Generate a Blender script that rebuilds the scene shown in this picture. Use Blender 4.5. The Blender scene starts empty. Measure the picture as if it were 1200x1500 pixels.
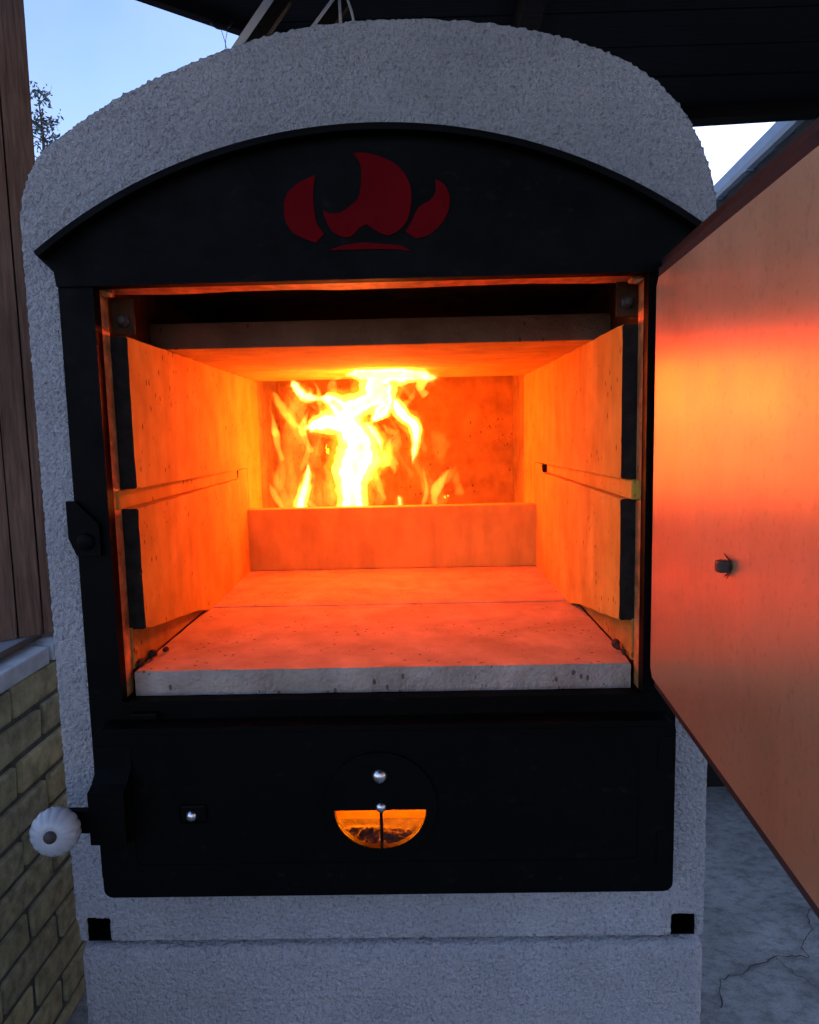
import bpy, bmesh, math, random
from mathutils import Vector, Matrix, noise
from mathutils.geometry import tessellate_polygon
random.seed(7)
R = math.radians
sc = bpy.context.scene
C = bpy.context.scene.collection

# ------------------------------------------------------------------ camera
cam_d = bpy.data.cameras.new('camera'); cam = bpy.data.objects.new('camera', cam_d); C.objects.link(cam)
cam_d.sensor_fit = 'HORIZONTAL'; cam_d.sensor_width = 36.0; cam_d.lens = 36.0 * 1046 / 1200
cam_d.clip_start = 0.02; cam_d.clip_end = 500
pitch, yaw, roll = R(6.47), R(-0.89), R(1.27)
fwd = Vector((math.sin(yaw)*math.cos(pitch), math.cos(yaw)*math.cos(pitch), -math.sin(pitch)))
rgt = Vector((math.cos(yaw), -math.sin(yaw), 0)); dwn = fwd.cross(rgt)
r2 = math.cos(roll)*rgt + math.sin(roll)*dwn; d2 = -math.sin(roll)*rgt + math.cos(roll)*dwn
m = Matrix((r2, -d2, -fwd)).transposed().to_4x4(); m.translation = (0, -0.84, 1.2)
cam.matrix_world = m
sc.camera = cam

# ------------------------------------------------------------------ sky, sun, exposure
SUN_AZ = 38.0      # degrees from +Y towards +X: the glow of the set sun, behind the stove to the right
SUN_EL = 4.0
w = bpy.data.worlds.new('World'); sc.world = w; w.use_nodes = True
nt = w.node_tree; nt.nodes.clear()
sky = nt.nodes.new('ShaderNodeTexSky'); sky.sky_type = 'NISHITA'; sky.sun_disc = False
sky.sun_elevation = R(SUN_EL); sky.sun_rotation = R(SUN_AZ); sky.air_density = 1.0; sky.dust_density = 0.4; sky.ozone_density = 2.2
bg = nt.nodes.new('ShaderNodeBackground'); bg.inputs['Strength'].default_value = 0.15
wo = nt.nodes.new('ShaderNodeOutputWorld')
wb = nt.nodes.new('ShaderNodeMix'); wb.data_type = 'RGBA'; wb.blend_type = 'MULTIPLY'; wb.inputs[0].default_value = 1.0
wb.inputs[7].default_value = (1.1, 0.95, 1.26, 1)      # the camera's cool white balance
nt.links.new(sky.outputs[0], wb.inputs[6])
tc = nt.nodes.new('ShaderNodeTexCoord'); cn = nt.nodes.new('ShaderNodeTexNoise'); cn.inputs['Scale'].default_value = 3.2; cn.inputs['Detail'].default_value = 5
nt.links.new(tc.outputs['Generated'], cn.inputs['Vector'])
cr = nt.nodes.new('ShaderNodeMapRange'); cr.inputs[1].default_value = .42; cr.inputs[2].default_value = .72; cr.inputs[3].default_value = 0; cr.inputs[4].default_value = .45
nt.links.new(cn.outputs['Fac'], cr.inputs[0])
hz = nt.nodes.new('ShaderNodeMix'); hz.data_type = 'RGBA'; hz.inputs[7].default_value = (.95, 1.15, 1.4, 1)      # thin dusk cloud
nt.links.new(cr.outputs[0], hz.inputs[0]); nt.links.new(wb.outputs[2], hz.inputs[6]); nt.links.new(hz.outputs[2], bg.inputs[0]); nt.links.new(bg.outputs[0], wo.inputs[0])
sd = bpy.data.lights.new('sun', 'SUN'); sd.energy = 0.05; sd.angle = R(12); sd.color = (1, 0.8, 0.6)
so = bpy.data.objects.new('sun', sd); C.objects.link(so)
sdir = Vector((math.sin(R(SUN_AZ))*math.cos(R(SUN_EL)), math.cos(R(SUN_AZ))*math.cos(R(SUN_EL)), math.sin(R(SUN_EL))))
so.rotation_euler = (-sdir).to_track_quat('-Z', 'Y').to_euler()
sc.view_settings.view_transform = 'Standard'; sc.view_settings.look = 'None'
sc.view_settings.gamma = 1.0; sc.view_settings.use_curve_mapping = False
sc.view_settings.exposure = 2.3
sc.cycles.use_denoising = True
sc.cycles.use_adaptive_sampling = True; sc.cycles.adaptive_threshold = 0.035
sc.cycles.transparent_max_bounces = 20; sc.cycles.max_bounces = 6; sc.cycles.diffuse_bounces = 4; sc.cycles.glossy_bounces = 3; sc.cycles.volume_bounces = 0
sc.cycles.sample_clamp_indirect = 6.0

# ------------------------------------------------------------------ materials
def mat(name):
    mt = bpy.data.materials.new(name); mt.use_nodes = True
    n = mt.node_tree; b = n.nodes['Principled BSDF']
    return mt, n, b
def N(n, t, **kw):
    x = n.nodes.new(t)
    for k, v in kw.items(): setattr(x, k, v)
    return x
def ramp(n, fac, stops):
    r = N(n, 'ShaderNodeValToRGB'); e = r.color_ramp.elements
    e[0].position, e[0].color = stops[0][0], (*stops[0][1], 1)
    e[1].position, e[1].color = stops[-1][0], (*stops[-1][1], 1)
    for p, c in stops[1:-1]:
        k = e.new(p); k.color = (*c, 1)
    n.links.new(fac, r.inputs[0]); return r.outputs[0]
def coords(n, scale=(1, 1, 1)):
    g = N(n, 'ShaderNodeNewGeometry'); mp = N(n, 'ShaderNodeMapping'); mp.inputs['Scale'].default_value = scale
    n.links.new(g.outputs['Position'], mp.inputs[0]); return mp.outputs[0]
def noi(n, co, scale, detail=4, rough=.55):
    x = N(n, 'ShaderNodeTexNoise'); x.inputs['Scale'].default_value = scale; x.inputs['Detail'].default_value = min(detail, 3.5)
    x.inputs['Roughness'].default_value = rough
    n.links.new(co, x.inputs['Vector']); return x.outputs['Fac']
def mixc(n, fac, a, b, mode='MIX'):
    x = N(n, 'ShaderNodeMix', data_type='RGBA', blend_type=mode)
    if isinstance(fac, float): x.inputs[0].default_value = fac
    else: n.links.new(fac, x.inputs[0])
    for i, v in ((6, a), (7, b)):
        if isinstance(v, tuple): x.inputs[i].default_value = (*v, 1)
        else: n.links.new(v, x.inputs[i])
    return x.outputs[2]
def bump(n, b, h, strength, dist, chain=None):
    x = N(n, 'ShaderNodeBump'); x.inputs['Strength'].default_value = strength; x.inputs['Distance'].default_value = dist
    n.links.new(h, x.inputs['Height'])
    if chain: n.links.new(chain, x.inputs['Normal'])
    n.links.new(x.outputs[0], b.inputs['Normal']); return x.outputs[0]
def mth(n, op, a, bv):
    x = N(n, 'ShaderNodeMath', operation=op)
    for i, v in ((0, a), (1, bv)):
        if isinstance(v, (int, float)): x.inputs[i].default_value = v
        else: n.links.new(v, x.inputs[i])
    return x.outputs[0]

def m_concrete():
    mt, n, b = mat('sprayed_concrete'); co = coords(n)
    c = ramp(n, noi(n, co, 9, 6), [(.3, (.385, .375, .39)), (.7, (.47, .455, .47))])
    x = mixc(n, 1.0, c, ramp(n, noi(n, coords(n, (1.25, 1, .8)), 210, 2), [(.28, (.62, .62, .64)), (.44, (.98, .98, .98)), (.7, (1.08, 1.08, 1.08))]), 'MULTIPLY')
    x = mixc(n, 1.0, x, ramp(n, noi(n, co, 420, 2), [(.30, (.82, .82, .83)), (.46, (1, 1, 1))]), 'MULTIPLY')
    x = mixc(n, 1.0, x, ramp(n, noi(n, coords(n, (1, 1, .5)), 2.2, 3), [(.3, (.86, .85, .84)), (.7, (1.08, 1.08, 1.08))]), 'MULTIPLY')
    n.links.new(x, b.inputs['Base Color']); b.inputs['Roughness'].default_value = .92; b.inputs['Specular IOR Level'].default_value = .15
    k = bump(n, b, noi(n, co, 170, 5, .62), 1.0, .013)
    bump(n, b, noi(n, co, 420, 3), .5, .003, k)
    return mt
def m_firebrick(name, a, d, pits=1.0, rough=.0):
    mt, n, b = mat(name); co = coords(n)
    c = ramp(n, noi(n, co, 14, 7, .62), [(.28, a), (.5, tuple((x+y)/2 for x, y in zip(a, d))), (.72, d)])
    streak = noi(n, coords(n, (1, 1, .35)), 26, 5)
    c = mixc(n, 1.0, c, ramp(n, streak, [(.3, (.80, .78, .76)), (.6, (1, 1, 1))]), 'MULTIPLY')
    v = N(n, 'ShaderNodeTexVoronoi'); v.inputs['Scale'].default_value = 70; v.inputs['Randomness'].default_value = 1
    n.links.new(coords(n, (1, 1, .55)), v.inputs['Vector'])
    pm = mth(n, 'MULTIPLY', mth(n, 'LESS_THAN', v.outputs['Distance'], .15), mth(n, 'GREATER_THAN', noi(n, co, 9, 3), .49))
    v2 = N(n, 'ShaderNodeTexVoronoi'); v2.inputs['Scale'].default_value = 190
    n.links.new(coords(n, (1, 1, .4)), v2.inputs['Vector'])
    pm = mth(n, 'MAXIMUM', pm, mth(n, 'MULTIPLY', mth(n, 'LESS_THAN', v2.outputs['Distance'], .16), mth(n, 'GREATER_THAN', noi(n, co, 17, 2), .58)))
    if pits: c = mixc(n, mth(n, 'MULTIPLY', pm, .7*pits), c, (.06, .03, .02))
    n.links.new(c, b.inputs['Base Color']); b.inputs['Roughness'].default_value = .9; b.inputs['Specular IOR Level'].default_value = .2
    k = bump(n, b, noi(n, co, 120, 5, .6), .35 + rough, .0012 + rough*.003)
    bump(n, b, pm, .8, -.0015, k)
    return mt
def m_black(name='black_metal', base=.0018, rgh=.5):
    mt, n, b = mat(name); co = coords(n)
    c = ramp(n, noi(n, co, 7, 5), [(.3, (base*.8, base*.8, base*.85)), (.7, (base*1.3, base*1.3, base*1.4))])
    c = mixc(n, ramp(n, noi(n, coords(n, (1, 1, 1.6)), 55, 4, .7), [(.60, (0, 0, 0)), (.78, (.22, .22, .22))]), c, (.03, .028, .026))      # dust and scuffs
    n.links.new(c, b.inputs['Base Color'])
    n.links.new(ramp(n, noi(n, co, 22, 5), [(.3, (rgh-.06,)*3), (.7, (rgh+.14,)*3)]), b.inputs['Roughness'])
    b.inputs['Specular IOR Level'].default_value = .05
    bump(n, b, noi(n, co, 300, 3), .12, .0006)
    return mt
def m_plain(name, col, rough=.6, metal=0.0, var=.15, scale=12, bmp=.0, spec=.4, stretch=(1, 1, 1)):
    mt, n, b = mat(name); co = coords(n, stretch)
    n.links.new(ramp(n, noi(n, co, scale, 6), [(.3, tuple(x*(1-var) for x in col)), (.7, tuple(x*(1+var) for x in col))]), b.inputs['Base Color'])
    b.inputs['Roughness'].default_value = rough; b.inputs['Metallic'].default_value = metal; b.inputs['Specular IOR Level'].default_value = spec
    if bmp: bump(n, b, noi(n, co, scale*6, 5), .5, bmp)
    return mt
def vary(mt, lo, hi):
    n = mt.node_tree; b = n.nodes['Principled BSDF']; src = b.inputs['Base Color'].links[0].from_socket
    oi = N(n, 'ShaderNodeObjectInfo'); n.links.new(mixc(n, 1.0, src, ramp(n, oi.outputs['Random'], [(0, lo), (1, hi)]), 'MULTIPLY'), b.inputs['Base Color'])
    return mt
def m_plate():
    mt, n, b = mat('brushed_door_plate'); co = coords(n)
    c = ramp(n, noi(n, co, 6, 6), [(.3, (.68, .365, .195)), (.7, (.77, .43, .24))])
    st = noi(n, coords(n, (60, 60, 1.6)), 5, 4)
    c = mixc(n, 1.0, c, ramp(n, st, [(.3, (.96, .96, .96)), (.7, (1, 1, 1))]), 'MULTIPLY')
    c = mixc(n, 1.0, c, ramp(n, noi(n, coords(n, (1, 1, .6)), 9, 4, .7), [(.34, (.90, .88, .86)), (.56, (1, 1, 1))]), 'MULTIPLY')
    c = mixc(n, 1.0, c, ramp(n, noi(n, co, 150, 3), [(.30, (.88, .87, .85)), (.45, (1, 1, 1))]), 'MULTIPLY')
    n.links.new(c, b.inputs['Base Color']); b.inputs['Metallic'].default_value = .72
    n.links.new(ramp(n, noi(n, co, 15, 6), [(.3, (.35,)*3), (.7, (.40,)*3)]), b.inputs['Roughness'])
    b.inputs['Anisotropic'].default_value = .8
    tg = N(n, 'ShaderNodeTangent', direction_type='UV_MAP', uv_map='UVMap'); n.links.new(tg.outputs[0], b.inputs['Tangent'])
    bump(n, b, noi(n, co, 40, 4), .05, .0006)
    return mt
def m_wood(name, a, d, stretch):
    mt, n, b = mat(name); co = coords(n, stretch)
    g = noi(n, co, 18, 8, .65)
    c = ramp(n, g, [(.25, a), (.75, d)])
    n.links.new(mixc(n, 1.0, c, ramp(n, noi(n, coords(n), 5, 5), [(.3, (.7, .7, .7)), (.7, (1.1, 1.1, 1.1))]), 'MULTIPLY'), b.inputs['Base Color'])
    b.inputs['Roughness'].default_value = .8; b.inputs['Specular IOR Level'].default_value = .2
    bump(n, b, g, .5, .003)
    return mt
def m_emit(name, col, strength):
    mt = bpy.data.materials.new(name); mt.use_nodes = True; n = mt.node_tree; n.nodes.clear()
    e = N(n, 'ShaderNodeEmission'); e.inputs[0].default_value = (*col, 1); e.inputs[1].default_value = strength
    o = N(n, 'ShaderNodeOutputMaterial'); n.links.new(e.outputs[0], o.inputs['Surface']); return mt
def m_flame(name, col, strength):
    mt = bpy.data.materials.new(name); mt.use_nodes = True; n = mt.node_tree; n.nodes.clear()
    e = N(n, 'ShaderNodeEmission'); e.inputs[0].default_value = (*col, 1); e.inputs[1].default_value = strength
    o = N(n, 'ShaderNodeOutputMaterial'); n.links.new(e.outputs[0], o.inputs['Volume']); return mt
def m_ground():
    mt, n, b = mat('worn_concrete_floor'); co = coords(n)
    c = ramp(n, noi(n, co, 4.5, 6, .68), [(.32, (.18, .165, .14)), (.5, (.29, .27, .235)), (.7, (.39, .365, .32))])
    s = ramp(n, noi(n, coords(n, (1, 1.6, 1)), 30, 5, .7), [(.36, (.62, .62, .62)), (.55, (1, 1, 1))])
    c = mixc(n, 1.0, c, s, 'MULTIPLY')
    c = mixc(n, 1.0, c, ramp(n, noi(n, co, 260, 2), [(.3, (.7, .7, .7)), (.5, (1, 1, 1))]), 'MULTIPLY')
    n.links.new(c, b.inputs['Base Color']); b.inputs['Roughness'].default_value = .85
    bump(n, b, noi(n, co, 90, 5), .6, .004); return mt
def m_embers(name='glowing_embers', col=(1, .10, .0005), st=3.0):
    mt = bpy.data.materials.new(name); mt.use_nodes = True; n = mt.node_tree; b = n.nodes['Principled BSDF']; co = coords(n)
    b.inputs['Base Color'].default_value = (.03, .025, .02, 1); b.inputs['Roughness'].default_value = .95
    b.inputs['Emission Color'].default_value = (*col, 1)
    n.links.new(mth(n, 'MULTIPLY', ramp(n, noi(n, co, 45, 4), [(.38, (0, 0, 0)), (.6, (1, 1, 1))]), st), b.inputs['Emission Strength'])
    return mt

M = dict(
    concrete=m_concrete(),
    brick_in=m_firebrick('firebrick_face', (.43, .245, .03), (.58, .365, .06)),  # pale brick tinted orange: some of the firelight is painted into the colour
    brick_rough=m_firebrick('firebrick_rough', (.26, .15, .04), (.46, .29, .08), 1.0, 1.2),
    jamb=m_plain('worn_jamb_steel', (.50, .235, .08), .42, .3, .5, 60, .002, .5),
    sill=m_firebrick('firebrick_sill', (.56, .33, .05), (.66, .41, .075), 0, 0),
    back=m_firebrick('firebrick_sooty_back', (.27, .135, .022), (.45, .25, .045), 1.0, .5),
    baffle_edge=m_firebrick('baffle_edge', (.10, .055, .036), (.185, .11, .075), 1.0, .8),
    edge=m_firebrick('broken_slab_edge', (.27, .215, .18), (.45, .37, .315), 1.0, .9),
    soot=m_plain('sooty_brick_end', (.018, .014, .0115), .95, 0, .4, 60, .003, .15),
    brick_floor=m_firebrick('firebrick_floor', (.40, .26, .13), (.53, .37, .205), 1.0, .25),
    black=m_black(), casing=m_plain('sooty_casing', (.06, .027, .013), .75, 0, .4, 25, .001, .08),
    plate=m_plate(),
    rim=m_plain('dark_door_rim', (.022, .016, .014), .5, 0, .2, 20, 0, .4),
    seal=m_plain('black_seal', (.012, .011, .011), .9),
    red=m_plain('red_enamel', (.105, .0025, .005), .8, 0, .1, 20, 0, .02),
    porcelain=m_plain('white_porcelain', (.31, .315, .34), .25, 0, .04, 8, 0, .5),
    steel=m_plain('zinc_steel', (.6, .6, .62), .28, 1.0, .1, 40),
    dark_steel=m_plain('burnt_steel', (.045, .035, .03), .6, .3, .2, 40),
    ybrick=vary(m_plain('yellow_brick', (.46, .40, .225), .9, 0, .38, 30, .004, .2), (.68, .70, .74), (1.15, 1.12, 1.05)),
    ybrick2=vary(m_plain('yellow_brick_dull', (.39, .345, .21), .9, 0, .4, 40, .004, .2), (.68, .70, .74), (1.15, 1.12, 1.05)),
    mortar=m_plain('dark_mortar', (.13, .125, .11), .95, 0, .3, 40, .003, .1),
    coping=m_plain('white_coping', (.60, .61, .61), .8, 0, .18, 30, .002, .2),
    sheet=m_plain('grey_sheet', (.36, .38, .40), .45, .3, .2, 8),
    timber=m_wood('brown_timber', (.10, .05, .034), (.28, .155, .105), (9, 9, .55)),
    lath=m_wood('lath_wood', (.08, .05, .035), (.2, .13, .09), (5, .6, 5)),
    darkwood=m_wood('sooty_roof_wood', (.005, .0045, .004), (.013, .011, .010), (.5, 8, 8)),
    galv=m_plain('galvanised_metal', (.70, .74, .80), .45, .15, .12, 15),
    gutter=m_plain('blue_grey_gutter', (.17, .24, .33), .5, .1, .1, 10),
    wire=m_plain('black_wire', (.02, .02, .02), .6),
    ground=m_ground(), crack=m_plain('crack_dirt', (.05, .047, .043), 1),
    bark=m_plain('bark', (.06, .05, .045), .9), leaf=m_plain('leaf', (.085, .12, .125), .7, 0, .4, 3),
    ash=m_plain('grey_ash', (.16, .14, .12), .95, 0, .5, 60, .004),
    embers=m_embers(), ash_embers=m_embers('ash_embers', (1, .2, .001), 160.0),
    core=m_emit('flame_core', (1, .075, .001), 11.0), core_top=m_emit('flame_core_top', (1, .056, .001), 48.0),
    flame=m_flame('flame_body', (1, .40, .04), 19.0), halo=m_flame('flame_halo', (1, .17, .006), 5.5), heart=m_flame('flame_heart', (1, .6, .25), 38.0),
    wisp=m_flame('flame_wisp', (1, .26, .02), 5.0), lick=m_flame('flame_lick', (1, .36, .03), 13.0), veil=m_flame('flame_veil', (1, .22, .015), 2.2),
)

# ------------------------------------------------------------------ mesh helpers
def link(o, parent=None):
    C.objects.link(o)
    if parent is not None: o.parent = parent
    return o
def wloc(p):
    v = Vector((0, 0, 0))
    while p is not None: v += p.location; p = p.parent
    return v
def thing(name, label, cat, loc, group=None):
    o = bpy.data.objects.new(name, None); o.location = loc; o.empty_display_size = .05
    o['label'] = label; o['category'] = cat; o['kind'] = 'thing'
    if group: o['group'] = group
    return link(o)
def tag(o, label, cat, group=None):
    o['label'] = label; o['category'] = cat
    if group: o['group'] = group
    return o
def fin(name, bm, m_, parent=None, smooth=False, loc=None):
    """link a bmesh (world coordinates) as one object; the origin goes to the parent's or to loc"""
    off = wloc(parent) if parent is not None else Vector(loc or (0, 0, 0))
    bmesh.ops.translate(bm, verts=bm.verts, vec=-off)
    bmesh.ops.recalc_face_normals(bm, faces=bm.faces)
    me = bpy.data.meshes.new(name); bm.to_mesh(me); bm.free()
    me.materials.append(m_)
    if smooth:
        for p in me.polygons: p.use_smooth = True
    o = bpy.data.objects.new(name, me)
    if parent is None: o.location = off
    return link(o, parent)
def add_box(bm, x0, x1, y0, y1, z0, z1, bev=0.0, jit=0.0):
    vs = [bm.verts.new((x + random.uniform(-jit, jit), y + random.uniform(-jit, jit), z + random.uniform(-jit, jit)))
          for x in (x0, x1) for y in (y0, y1) for z in (z0, z1)]
    fs = [bm.faces.new([vs[i] for i in f]) for f in ((0, 1, 3, 2), (4, 6, 7, 5), (0, 4, 5, 1), (2, 3, 7, 6), (0, 2, 6, 4), (1, 5, 7, 3))]
    if bev:
        es = list({e for f in fs for e in f.edges})
        bmesh.ops.bevel(bm, geom=es, offset=bev, segments=2, affect='EDGES', profile=.6)
    return vs
def box(name, x0, x1, y0, y1, z0, z1, m_, parent=None, bev=.0015, jit=0.0, loc=None):
    bm = bmesh.new(); add_box(bm, x0, x1, y0, y1, z0, z1, bev, jit); return fin(name, bm, m_, parent, loc=loc)
def add_hexa(bm, p, bev=0.0):
    """8 corners ordered like add_box"""
    vs = [bm.verts.new(q) for q in p]
    fs = [bm.faces.new([vs[i] for i in f]) for f in ((0, 1, 3, 2), (4, 6, 7, 5), (0, 4, 5, 1), (2, 3, 7, 6), (0, 2, 6, 4), (1, 5, 7, 3))]
    if bev:
        bmesh.ops.bevel(bm, geom=list({e for f in fs for e in f.edges}), offset=bev, segments=2, affect='EDGES', profile=.6)
def add_sheet(bm, loops, y0, y1):
    """a plate in the XZ plane with outline loops[0] and holes loops[1:], thick from y0 to y1"""
    pts = [p for L in loops for p in L]
    tris = tessellate_polygon([[Vector((x, z, 0)) for x, z in L] for L in loops])
    a = [bm.verts.new((x, y0, z)) for x, z in pts]; b = [bm.verts.new((x, y1, z)) for x, z in pts]
    for t in tris:
        bm.faces.new([a[i] for i in t]); bm.faces.new([b[i] for i in reversed(t)])
    k = 0
    for L in loops:
        for i in range(len(L)):
            i0, i1 = k + i, k + (i+1) % len(L)
            bm.faces.new((a[i0], a[i1], b[i1], b[i0]))
        k += len(L)
def sheet(name, loops, y0, y1, m_, parent, bev=0):
    bm = bmesh.new(); add_sheet(bm, loops, y0, y1); return fin(name, bm, m_, parent)
def rect(x0, x1, z0, z1, r=0.0, seg=4):
    if r <= 0: return [(x0, z0), (x1, z0), (x1, z1), (x0, z1)]
    out = []
    for cx, cz, a0 in ((x1-r, z0+r, -90), (x1-r, z1-r, 0), (x0+r, z1-r, 90), (x0+r, z0+r, 180)):
        for i in range(seg+1):
            a = R(a0 + 90*i/seg); out.append((cx + r*math.cos(a), cz + r*math.sin(a)))
    return out
def arc(cx, cz, r, a0, a1, n):
    return [(cx + r*math.cos(R(a0 + (a1-a0)*i/n)), cz + r*math.sin(R(a0 + (a1-a0)*i/n))) for i in range(n+1)]
def catmull(P, per=8):
    out = []
    for i in range(len(P)-1):
        p0 = P[max(0, i-1)]; p1 = P[i]; p2 = P[i+1]; p3 = P[min(len(P)-1, i+2)]
        for k in range(per):
            t = k/per
            out.append(tuple(.5*((2*b) + (-a+c)*t + (2*a-5*b+4*c-d)*t*t + (-a+3*b-3*c+d)*t**3) for a, b, c, d in zip(p0, p1, p2, p3)))
    out.append(tuple(P[-1])); return out
def add_tube(bm, pts, seg=8, cap=True):
    """pts: (x, y, z, r)"""
    rings = []
    n = len(pts); up = Vector((.13, .98, .11))
    for i, p in enumerate(pts):
        a = Vector(pts[max(0, i-1)][:3]); b = Vector(pts[min(n-1, i+1)][:3]); d = (b-a)
        if d.length < 1e-9: d = Vector((0, 0, 1))
        d.normalize(); s = d.cross(up)
        if s.length < .05: s = d.cross(Vector((1, 0, .2)))
        s.normalize(); t = s.cross(d)
        rings.append([bm.verts.new(Vector(p[:3]) + p[3]*(math.cos(2*math.pi*k/seg)*s + math.sin(2*math.pi*k/seg)*t)) for k in range(seg)])
    for r0, r1 in zip(rings, rings[1:]):
        for k in range(seg): bm.faces.new((r0[k], r0[(k+1) % seg], r1[(k+1) % seg], r1[k]))
    if cap: bm.faces.new(rings[0]); bm.faces.new(rings[-1])
def tube(name, pts, m_, parent=None, seg=8, loc=None):
    bm = bmesh.new(); add_tube(bm, pts, seg); return fin(name, bm, m_, parent, True, loc)
def add_lathe(bm, prof, org, axis, seg=24, flute=None):
    """prof: (radius, height) along axis from org"""
    ax = Vector(axis).normalized(); s = ax.cross(Vector((.3, .2, .93))).normalized(); t = s.cross(ax)
    rings = []
    for r, h in prof:
        ring = []
        for k in range(seg):
            a = 2*math.pi*k/seg; rr = r*(flute(a, h) if flute else 1)
            ring.append(bm.verts.new(Vector(org) + ax*h + rr*(math.cos(a)*s + math.sin(a)*t)))
        rings.append(ring)
    for r0, r1 in zip(rings, rings[1:]):
        for k in range(seg): bm.faces.new((r0[k], r0[(k+1) % seg], r1[(k+1) % seg], r1[k]))
    bm.faces.new(rings[0]); bm.faces.new(rings[-1])
def lathe(name, prof, org, axis, m_, parent, seg=24, flute=None):
    bm = bmesh.new(); add_lathe(bm, prof, org, axis, seg, flute); return fin(name, bm, m_, parent, True)
def rough_surface(o, voxel, amp, size):
    md = o.modifiers.new('remesh', 'REMESH'); md.mode = 'VOXEL'; md.voxel_size = voxel; md.use_smooth_shade = True
    for a, s, ty in ((amp, size, 'CLOUDS'), (amp*.6, size*.45, 'CLOUDS')):
        tx = bpy.data.textures.new('grain', ty); tx.noise_scale = s; tx.noise_depth = 2; tx.contrast = 1.6
        d = o.modifiers.new('displace', 'DISPLACE'); d.texture = tx; d.strength = a*2; d.mid_level = .5; d.texture_coords = 'GLOBAL'

# ------------------------------------------------------------------ the ground
bm = bmesh.new(); n_ = 60
for i in range(-1, 1): pass
vs = [bm.verts.new(p) for p in ((-60, -60, 0), (60, -60, 0), (60, 90, 0), (-60, 90, 0))]; bm.faces.new(vs)
ground = fin('ground', bm, M['ground']); ground['kind'] = 'structure'; ground['label'] = 'worn grey concrete floor with a branching crack'
def ribbon(pts, wdt, z):
    bm = bmesh.new(); L = []; Rr = []
    P = []
    for (x0, y0), (x1, y1) in zip(pts, pts[1:]):
        for k in range(6):
            t = k/6; P.append((x0+(x1-x0)*t + random.uniform(-.004, .004), y0+(y1-y0)*t + random.uniform(-.006, .006)))
    P.append(pts[-1])
    for i, (x, y) in enumerate(P):
        a = P[max(0, i-1)]; b = P[min(len(P)-1, i+1)]; d = Vector((b[0]-a[0], b[1]-a[1], 0)).normalized(); s = Vector((-d.y, d.x, 0)); ww = wdt*random.uniform(.4, 1.2)
        L.append(bm.verts.new(Vector((x, y, z)) + s*ww)); Rr.append(bm.verts.new(Vector((x, y, z)) - s*ww))
    for i in range(len(P)-1): bm.faces.new((L[i], L[i+1], Rr[i+1], Rr[i]))
    return bm
fin('crack', ribbon([(.60, .52), (.63, .59), (.70, .62), (.78, .66), (.85, .655), (.86, .70), (.905, .735), (.93, .80), (1.0, .86)], .0016, .004), M['crack'], ground)
fin('crack', ribbon([(.78, .66), (.80, .60), (.84, .55)], .0009, .004), M['crack'], ground)

# ------------------------------------------------------------------ the low brick wall on the left
XW = -.75
bw = thing('brick_wall', 'low yellow brick wall beside the stove with a white coping', 'brick wall', (-.86, .4, 0))
box('mortar', XW-.22, XW-.008, -1.2, 2.6, 0, .752, M['mortar'], bw, 0)
course = .0722; bl = .197
for c in range(11):
    z1 = .752 - c*course; z0 = max(.002, z1 - course + .012)
    if z1 < .02: break
    off = .401 if c % 2 == 0 else .497
    for k in range(-5, 8):
        y0 = off + k*bl
        if y0 > 1.5 or y0 + bl < -.35: continue
        if random.random() < .0: continue
        dx = random.uniform(-.003, .002)
        bm = bmesh.new(); add_box(bm, XW-.1, XW+dx, y0+.006, y0+bl-.005, z0, z1-.001, .006, .0022)
        fin('brick', bm, M['ybrick' if random.random() < .6 else 'ybrick2'], bw)
for y0, y1 in ((-1.2, -.12), (-.112, .536), (.552, 1.15), (1.158, 1.9)):
    bm = bmesh.new()
    add_hexa(bm, [(XW-.12, y0, .754), (XW-.12, y0, .797), (XW-.12, y1, .754), (XW-.12, y1, .797),
                  (XW+.003, y0, .754), (XW+.003, y0, .789), (XW+.003, y1, .754), (XW+.003, y1, .789)], .004)
    fin('coping', bm, M['coping'], bw)
sh = box('metal_sheet', -1.25, XW-.035, -.6, .62, .7975, .8, M['sheet'], None, .0008, 0, (-1., 0, .8))
tag(sh, 'flat blue-grey sheet lying on top of the wall behind the white coping', 'sheet')
la = box('wooden_lath', XW-.04, XW-.022, -.1, .56, .8005, .807, M['lath'], None, .002, .001, (XW-.03, .2, .8))
tag(la, 'thin weathered lath lying along the edge of the white coping', 'lath')

# ------------------------------------------------------------------ timber post made of planks, on the wall
tp = thing('timber_post', 'brown timber post of upright planks standing on the brick wall', 'post', (-.82, .56, .8))
A = Vector((-.737, .611, 0)); u = Vector((-.8, -.6, 0)); v = Vector((-.6, .8, 0))
edges = [0, .052, .098, .165, .26]
for i in range(4):
    s0, s1 = edges[i] + (.0015 if i else 0), edges[i+1] - .0015
    t0 = random.uniform(0, .004)
    bm = bmesh.new(); top = 2.32; nz = 14
    ring = []
    for k in range(nz+1):
        z = .802 + (top-.802)*k/nz; wob = .0025*noise.noise((i*3.1, z*2.2, 0))
        q = [A + u*(s0+wob) + v*t0, A + u*(s1+wob*.6) + v*t0, A + u*(s1+wob*.6) + v*.14, A + u*(s0+wob) + v*.14]
        ring.append([bm.verts.new((p.x, p.y, z)) for p in q])
    for r0, r1 in zip(ring, ring[1:]):
        for k in range(4): bm.faces.new((r0[k], r0[(k+1) % 4], r1[(k+1) % 4], r1[k]))
    bm.faces.new(ring[0]); bm.faces.new(ring[-1])
    bmesh.ops.bevel(bm, geom=[e for e in bm.edges if abs((e.verts[0].co - e.verts[1].co).z) > .05], offset=.0035, segments=2, affect='EDGES')
    fin('plank', bm, M['timber'], tp)

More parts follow.
